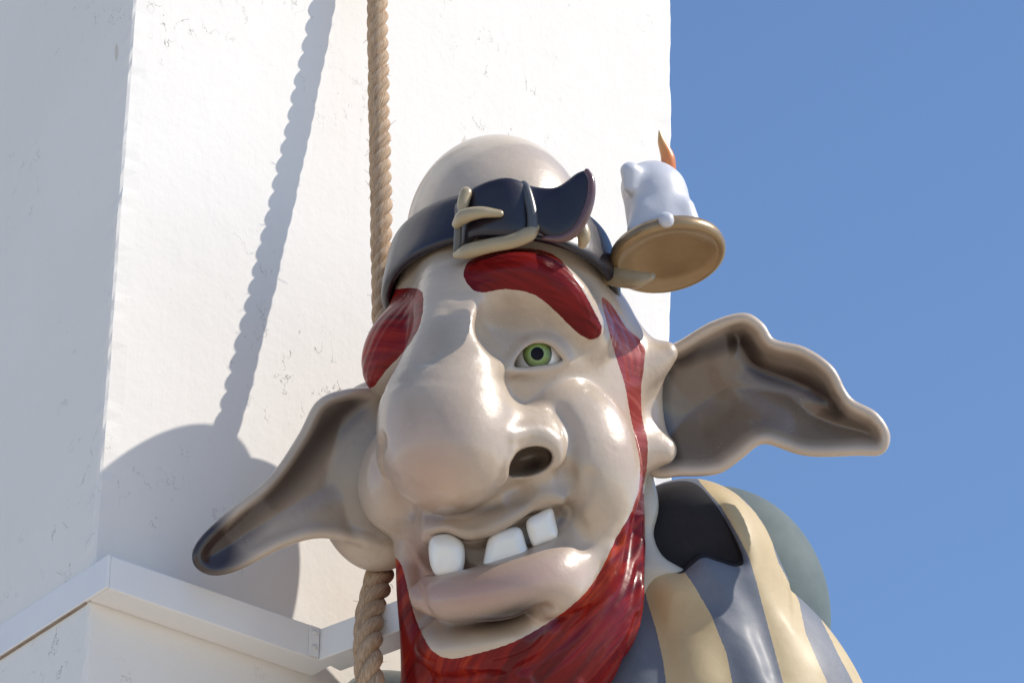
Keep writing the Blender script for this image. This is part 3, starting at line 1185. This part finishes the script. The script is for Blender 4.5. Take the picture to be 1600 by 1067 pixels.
# ---- ears
def make_ear(outline, lo, hi, w_edge, depth, thick, rim, creases, extra, label, umb, wslope=0.0, soft=50.0):
    E = Field(lo, hi, 3.0)
    poly = catmull(outline, 6, True)
    GU, GV = np.meshgrid(E.ax[0], E.ax[1], indexing='ij')
    k = 1 - (w_edge + LEAN * (GV - LEAN0)) / FPX
    X, Y = 800 + (GU - 800) / k, 533.5 + (GV - 533.5) / k
    d2 = poly_sd(X, Y, poly)
    ins = np.maximum(-d2 - rim * 0.6, 0)
    m = w_edge - depth * (1 - np.exp(-(ins / soft) ** 1.5)) + wslope * (X - poly[:, 0].mean())
    for pts, wd, ht in creases:
        m = m + ht * np.exp(-(line_d(X, Y, catmull(pts, 5)) / wd) ** 2)
    th = thick
    body = np.abs(E.ax[2][None, None, :] - m[:, :, None]) - th
    F1 = smax(body, np.broadcast_to((d2 + 4)[:, :, None], body.shape), 14)
    E.F = F1.astype(np.float32)
    cen = poly[:, 0].mean()
    ctr = poly.mean(0)
    ring = []
    for p in np.vstack([poly, poly[:1]]):
        q = p + (ctr - p) / np.linalg.norm(ctr - p) * rim * 0.9
        ring.append(P(q[0], q[1], w_edge + wslope * (p[0] - cen) + 2))
    E.add(Chain(ring, rim, 1), 16)
    for prim, kk in extra:
        E.add(prim, kk)
    V, N, T = E.mesh()
    x, y = px_of(V)
    at = {'rosy': np.zeros(len(V)), 'umber': np.clip(umb(x, y, V[:, 2], N, poly), 0, 1)}
    o = put('ear', V, N, T, MAT['skin'], root, at)
    o['label'] = label
    return o


ear_r = [(1010, 560), (1057, 538), (1110, 506), (1160, 491), (1188, 506), (1207, 531), (1258, 545), (1300, 575), (1320, 612), (1336, 631), (1370, 650),
         (1388, 680), (1379, 705), (1345, 707), (1262, 709), (1192, 691), (1152, 716), (1118, 737), (1062, 740), (1010, 735), (985, 650)]


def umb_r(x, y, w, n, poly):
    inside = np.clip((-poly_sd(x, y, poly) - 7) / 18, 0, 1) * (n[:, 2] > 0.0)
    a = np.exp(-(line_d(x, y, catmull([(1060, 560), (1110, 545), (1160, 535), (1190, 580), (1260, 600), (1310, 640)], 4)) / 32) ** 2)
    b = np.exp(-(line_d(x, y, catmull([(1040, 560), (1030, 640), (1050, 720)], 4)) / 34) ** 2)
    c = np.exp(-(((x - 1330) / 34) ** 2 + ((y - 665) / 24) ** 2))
    return inside * np.maximum(np.maximum(np.maximum(a, b), c * .6), 0.68)  # shade of the ear hollow deepened in paint


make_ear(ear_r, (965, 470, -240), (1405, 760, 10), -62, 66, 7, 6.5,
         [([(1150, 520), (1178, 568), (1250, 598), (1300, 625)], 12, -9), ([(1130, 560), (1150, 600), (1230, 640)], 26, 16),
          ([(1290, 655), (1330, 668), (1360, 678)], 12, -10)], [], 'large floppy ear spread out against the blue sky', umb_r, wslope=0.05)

ear_l = [(640, 618), (590, 610), (545, 610), (500, 627), (470, 680), (421, 748), (352, 808), (311, 850), (306, 878), (330, 894), (370, 886), (440, 852),
         (500, 838), (560, 846), (610, 862), (650, 860), (665, 740)]


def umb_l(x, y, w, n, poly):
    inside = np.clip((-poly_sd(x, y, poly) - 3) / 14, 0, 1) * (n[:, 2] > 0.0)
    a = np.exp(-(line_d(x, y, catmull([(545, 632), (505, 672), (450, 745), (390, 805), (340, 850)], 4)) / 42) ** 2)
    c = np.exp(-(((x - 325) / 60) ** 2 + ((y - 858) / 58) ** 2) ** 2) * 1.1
    return np.maximum(inside * np.maximum(a * .95, 0.42), c * (n[:, 2] > -0.5))  # painted shading inside the ear, plus its blackened tip


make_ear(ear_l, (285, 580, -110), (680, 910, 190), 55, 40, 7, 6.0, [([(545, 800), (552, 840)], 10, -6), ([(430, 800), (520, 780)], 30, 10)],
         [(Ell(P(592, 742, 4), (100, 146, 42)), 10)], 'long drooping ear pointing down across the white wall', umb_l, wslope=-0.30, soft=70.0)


# ---- belt round the head
def strap_geo(tops, bots, thick, n=6, closed=False, e=0.55, seg=20):
    """leather strap given by its two edges; thickness grows out of the strap's own plane"""
    tops, bots = catmull(tops, n, closed), catmull(bots, n, closed)
    C = 0.5 * (tops + bots)
    Tn = np.gradient(C, axis=0) if not closed else (np.roll(C, -1, 0) - np.roll(C, 1, 0))
    Tn /= np.linalg.norm(Tn, axis=1)[:, None]
    Hh = 0.5 * (tops - bots)
    Nn = np.cross(Tn, Hh)
    Nn /= np.linalg.norm(Nn, axis=1)[:, None]
    thick = np.broadcast_to(np.asarray(thick, float), (len(C),)) if np.ndim(thick) == 0 else np.interp(np.linspace(0, 1, len(C)), np.linspace(0, 1, len(thick)), thick)
    f = lambda t: np.sign(t) * np.abs(t) ** e
    V, F = [], []
    m = len(C)
    for i in range(m):
        sc = 1.0
        for q in range(seg):
            a = 2 * math.pi * q / seg
            V.append(C[i] + Hh[i] * f(math.cos(a)) * sc + Nn[i] * thick[i] * 0.5 * f(math.sin(a)))
    for i in range(m if closed else m - 1):
        i2 = (i + 1) % m
        for q in range(seg):
            q2 = (q + 1) % seg
            F.append([i * seg + q, i * seg + q2, i2 * seg + q2, i2 * seg + q])
    if not closed:
        F.append(list(range(seg))[::-1])
        F.append([(m - 1) * seg + q for q in range(seg)])
    return np.array(V), F


def fix_normals(o):
    bm = bmesh.new()
    bm.from_mesh(o.data)
    bmesh.ops.recalc_face_normals(bm, faces=bm.faces)
    bm.to_mesh(o.data)
    bm.free()
    return o


bc = np.array([783, 432, -22.0])
ringp, tops, bots = [], [], []
for a in np.linspace(0, 2 * math.pi, 28, endpoint=False):
    c = bc + np.array([172 * math.cos(a), 0, 0]) + math.sin(a) * np.array([0, -92, 180.0])
    axis = np.array([0, -0.885, -0.465])
    tops.append(c + axis * 44 - 0.04 * (c - bc))
    bots.append(c - axis * 44 + 0.04 * (c - bc))
V, F = strap_geo(tops, bots, 20, 4, True)
belt = fix_normals(mesh_obj('head_belt', to_world(V), F, MAT['leather'], root))

bw = 185.0
V, F = strap_geo([P(716, 318, 158), P(745, 292, 190), P(790, 278, 205), P(832, 292, 196), P(872, 292, 200), P(905, 270, 212), P(921, 266, 216)],
                 [P(722, 392, 172), P(745, 372, 205), P(800, 372, 222), P(836, 362, 212), P(868, 376, 214), P(900, 362, 226), P(922, 318, 226)],
                 [18, 22, 24, 20, 20, 20, 15], 6)
fix_normals(mesh_obj('belt_tail', to_world(V), F, MAT['leather'], root))
# rolled purple-brown edge of the tail
edge = catmull([P(850, 372, 216), P(880, 372, 224), P(904, 356, 232), P(921, 318, 232), P(924, 284, 226), P(917, 268, 220)], 5)
V, F = tube_geo(edge, np.interp(np.linspace(0, 1, len(edge)), [0, .3, .7, 1], [4, 8, 6.5, 4.5]), 12)
fix_normals(mesh_obj('belt_edge', to_world(V), F, MAT['leather_edge'], root))

# buckle: frame, prong
bk = catmull([P(714, 398, 192), P(735, 392, 212), P(765, 384, 226), P(800, 377, 234), P(826, 366, 232), P(836, 356, 228)], 6)
V, F = tube_geo(bk, np.interp(np.linspace(0, 1, len(bk)), [0, .15, .5, .8, 1], [7, 12, 11, 12, 7]), 14)
buckle = fix_normals(mesh_obj('buckle', to_world(V), F, MAT['pale_gold'], root))
kp = catmull([P(724, 304, 194), P(717, 340, 202), P(714, 392, 194)], 6)
V, F = tube_geo(kp, 6.0, 12)
fix_normals(mesh_obj('buckle_bar', to_world(V), F, MAT['dark_bronze'], buckle))
kp = catmull([P(728, 302, 200), P(724, 316, 206), P(722, 328, 208)], 6)
V, F = tube_geo(kp, np.interp(np.linspace(0, 1, len(kp)), [0, .6, 1], [10, 9, 7]), 12)
fix_normals(mesh_obj('buckle_knob', to_world(V), F, MAT['pale_gold'], buckle))
kp = catmull([P(833, 358, 228), P(831, 330, 222), P(823, 298, 208), P(818, 288, 200)], 6)
V, F = tube_geo(kp, np.interp(np.linspace(0, 1, len(kp)), [0, .5, 1], [9, 8, 6]), 12)
fix_normals(mesh_obj('buckle_bar', to_world(V), F, MAT['dark_bronze'], buckle))
pr = catmull([P(714, 350, 206), P(726, 338, 222), P(752, 332, 230), P(781, 334, 228)], 6)
V, F = tube_geo(pr, np.interp(np.linspace(0, 1, len(pr)), [0, .3, .7, 1], [8, 12, 9, 6]), 14)
fix_normals(mesh_obj('buckle_prong', to_world(V), F, MAT['pale_gold'], buckle))
V, F = tube_geo(catmull([P(905, 350, 170), P(912, 368, 176), P(910, 382, 170)], 4), [12, 12, 12, 11, 11, 10, 9, 8, 7], 12)
fix_normals(mesh_obj('belt_loop', to_world(V), F, MAT['pale_gold'], root))

# ---- candle holder on the belt (a part of the statue's headgear)
def lathe(c, ax, prof, seg=48, wob=None):
    ax = np.asarray(ax, float)
    ax /= np.linalg.norm(ax)
    e1 = np.cross(ax, [0.1, 0.2, 1.0])
    e1 /= np.linalg.norm(e1)
    e2 = np.cross(ax, e1)
    V, F = [], []
    for i, (h, r) in enumerate(prof):
        for q in range(seg):
            a = 2 * math.pi * q / seg
            rr = max(r, 0.01) * (1 + (wob(a, h) if wob else 0))
            V.append(np.asarray(c) + ax * h + rr * (math.cos(a) * e1 + math.sin(a) * e2))
    for i in range(len(prof) - 1):
        for q in range(seg):
            F.append([i * seg + q, i * seg + (q + 1) % seg, (i + 1) * seg + (q + 1) % seg, (i + 1) * seg + q])
    return np.array(V), F


# disc axis: seen from below, its upper end leans to the left and away
dish_ax = np.array([-0.16, -0.80, -0.56])
dish_c = P(1043, 398, 40)
prof = [(-4, 0), (-4, 50), (-5, 74), (-9, 78), (-11, 84), (-8, 90), (0, 92), (8, 90), (11, 84), (9, 70), (6, 0)]
V, F = lathe(dish_c, dish_ax, prof)
dish = fix_normals(mesh_obj('candle_dish', to_world(V), F, MAT['gold'], root))
V, F = strap_geo([P(935, 412, 20), P(965, 418, 52), P(1000, 424, 76), P(1024, 428, 86)], [P(938, 442, 30), P(965, 449, 60), P(995, 450, 82), P(1018, 438, 90)],
                 [18, 22, 18, 8], 6, e=0.9)
fix_normals(mesh_obj('dish_bracket', to_world(V), F, MAT['pale_gold'], dish))

CF = Field((955, 215, -60), (1110, 385, 130), 2.5)
cax = np.array([-0.16, -0.86, -0.48])
cb = P(1036, 368, 30)
ct = cb + np.array([-18, -112, -38.0])
CF.add(Chain([cb, cb + (ct - cb) * 0.5, ct - np.array([-3, -40, -12.0])], [53, 51, 46], 3), 1)
CF.add(Ell(ct + np.array([3, 34, 10.0]), (44, 30, 44)), 18)
CF.add(Chain([P(984, 268, 44), P(983, 292, 50)], [15, 9]), 20)
CF.add(Chain([P(1006, 330, 58), P(994, 358, 66)], [8, 12]), 26)
CF.add(Chain([P(1074, 325, 48), P(1079, 348, 52)], [8, 12]), 26)
CF.add(Ell(P(1041, 344, 88), (13, 13, 12)), 5)
V, N, T = CF.mesh()
# keep the wax above the dish
hh = ((V - dish_c) @ (dish_ax / np.linalg.norm(dish_ax)))
V, N, below, above = clip_tris(V, N, T, hh + 2)
candle = put('candle', V, N, above, MAT['wax'], root)
V, F = superell(P(1041, 344, 118), (12, 12, 11), (0, 0, 0), 0.9)
mesh_obj('wax_drip', to_world(V), F, MAT['wax'], candle)
fl = catmull([P(1046, 272, -14), P(1043, 245, -14), P(1034, 222, -14), P(1030, 205, -14)], 6)
V, F = tube_geo(fl, np.interp(np.linspace(0, 1, len(fl)), [0, .3, .6, 1], [11, 11.5, 7.5, 1.2]), 16)
al = np.repeat(np.linspace(0, 1, len(fl) + 6), 16)
fix_normals(mesh_obj('flame', to_world(V), F, MAT['flame'], candle, attrs={'along': al}))

# ---- shirt
B = Field((940, 735, -480), (1430, 1520, 160), 5.0)
B.add(Ell(P(1078, 905, -150), (138, 156, 150)), 1)
B.add(Ell(P(1050, 1260, -180), (338, 395, 270)), 60)
B.stroke([P(1240, 930, -30), P(1252, 960, -30)], 22, 10)
B.stroke(B.on([(1150, 900), (1185, 960), (1210, 1050)]), 22, -6)
B.stroke(B.on([(1010, 950), (1030, 1010), (1045, 1080)]), 24, -7)
B.stroke(B.on([(1120, 985), (1165, 1020), (1190, 1085)]), 26, 8)
B.stroke(B.on([(1060, 930), (1090, 1000), (1100, 1060)]), 30, 8)
shade_poly = catmull([(1002, 800), (1008, 770), (1036, 757), (1068, 752), (1092, 760), (1120, 792), (1146, 838), (1161, 876), (1150, 884), (1122, 876), (1098, 870),
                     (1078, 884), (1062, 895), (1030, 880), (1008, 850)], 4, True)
shade_hollow = Prism(shade_poly, -72, 120)
B.cut(shade_hollow, 34)
V, N, T = B.mesh()
x, y = px_of(V)
V, N, shade_tris, T = clip_tris(V, N, T, poly_sd(x, y, shade_poly) - 1.0 )
put('ear_shadow_patch', V, N, shade_tris, MAT['ear_shade'], root)  # ear's shadow on the blue shirt, painted over a shallow hollow
s1 = np.array([(1000, 895), (1012, 940), (1026, 985), (1036, 1030), (1041, 1067), (1050, 1300), (1150, 1300), (1146, 1075), (1135, 1020), (1112, 962), (1088, 920), (1068, 890)], float)
s2 = np.array([(1080, 735), (1096, 756), (1126, 790), (1153, 835), (1171, 872), (1181, 905), (1191, 943), (1224, 1067), (1285, 1300), (1370, 1300), (1293, 1067), (1259, 990),
               (1248, 938), (1216, 878), (1203, 835), (1180, 800), (1155, 775), (1130, 740)], float)
s3 = np.array([(1258, 895), (1268, 930), (1282, 965), (1304, 1010), (1336, 1072), (1450, 1300), (1500, 1300), (1420, 1000), (1330, 880)], float)
V, N, T = split(V, N, T, front(s1, -260, 0.25), 'shirt_stripe', MAT['shirt_gold'])
V, N, T = split(V, N, T, front(s2, -420, 0.25), 'shirt_stripe', MAT['shirt_gold'])
V, N, T = split(V, N, T, front(s3, -420, 0.25), 'shirt_stripe', MAT['shirt_gold'])
put('shirt', V, N, T, MAT['shirt_blue'], root)

Cp = Field((930, 740, -520), (1330, 1500, -40), 6.0)
Cp.add(Ell(P(1118, 962, -270), (182, 204, 130)), 1)
Cp.add(Ell(P(1080, 1260, -290), (230, 300, 160)), 60)
V, N, T = Cp.mesh()
put('back_cape', V, N, T, MAT['sage'], root)

# pale collar between beard and shirt
K = Field((920, 720, -200), (1085, 990, 60), 3.5)
K.add(Chain([P(1000, 752, -75), P(1004, 790, -55), P(999, 835, -48), P(1004, 885, -40), P(985, 925, -60)], [22, 25, 22, 30, 50], 5), 1)
K.add(Chain([P(1006, 886, -36), P(1034, 890, -28), P(1066, 894, -34)], [26, 17, 6], 5), 16)
V, N, T = K.mesh()
put('collar', V, N, T, MAT['bone'], root)

# far sleeve and trunk behind the beard
L = Field((480, 1030, -260), (960, 1520, 120), 6.0)
L.add(Ell(P(588, 1130, -110), (72, 78, 90)), 1)
L.add(Ell(P(700, 1300, -90), (210, 240, 150)), 50)
V, N, T = L.mesh()
put('sleeve', V, N, T, MAT['teal'], root)

print('tris', sum(len(o.data.polygons) for o in bpy.data.objects if o.type == 'MESH'))
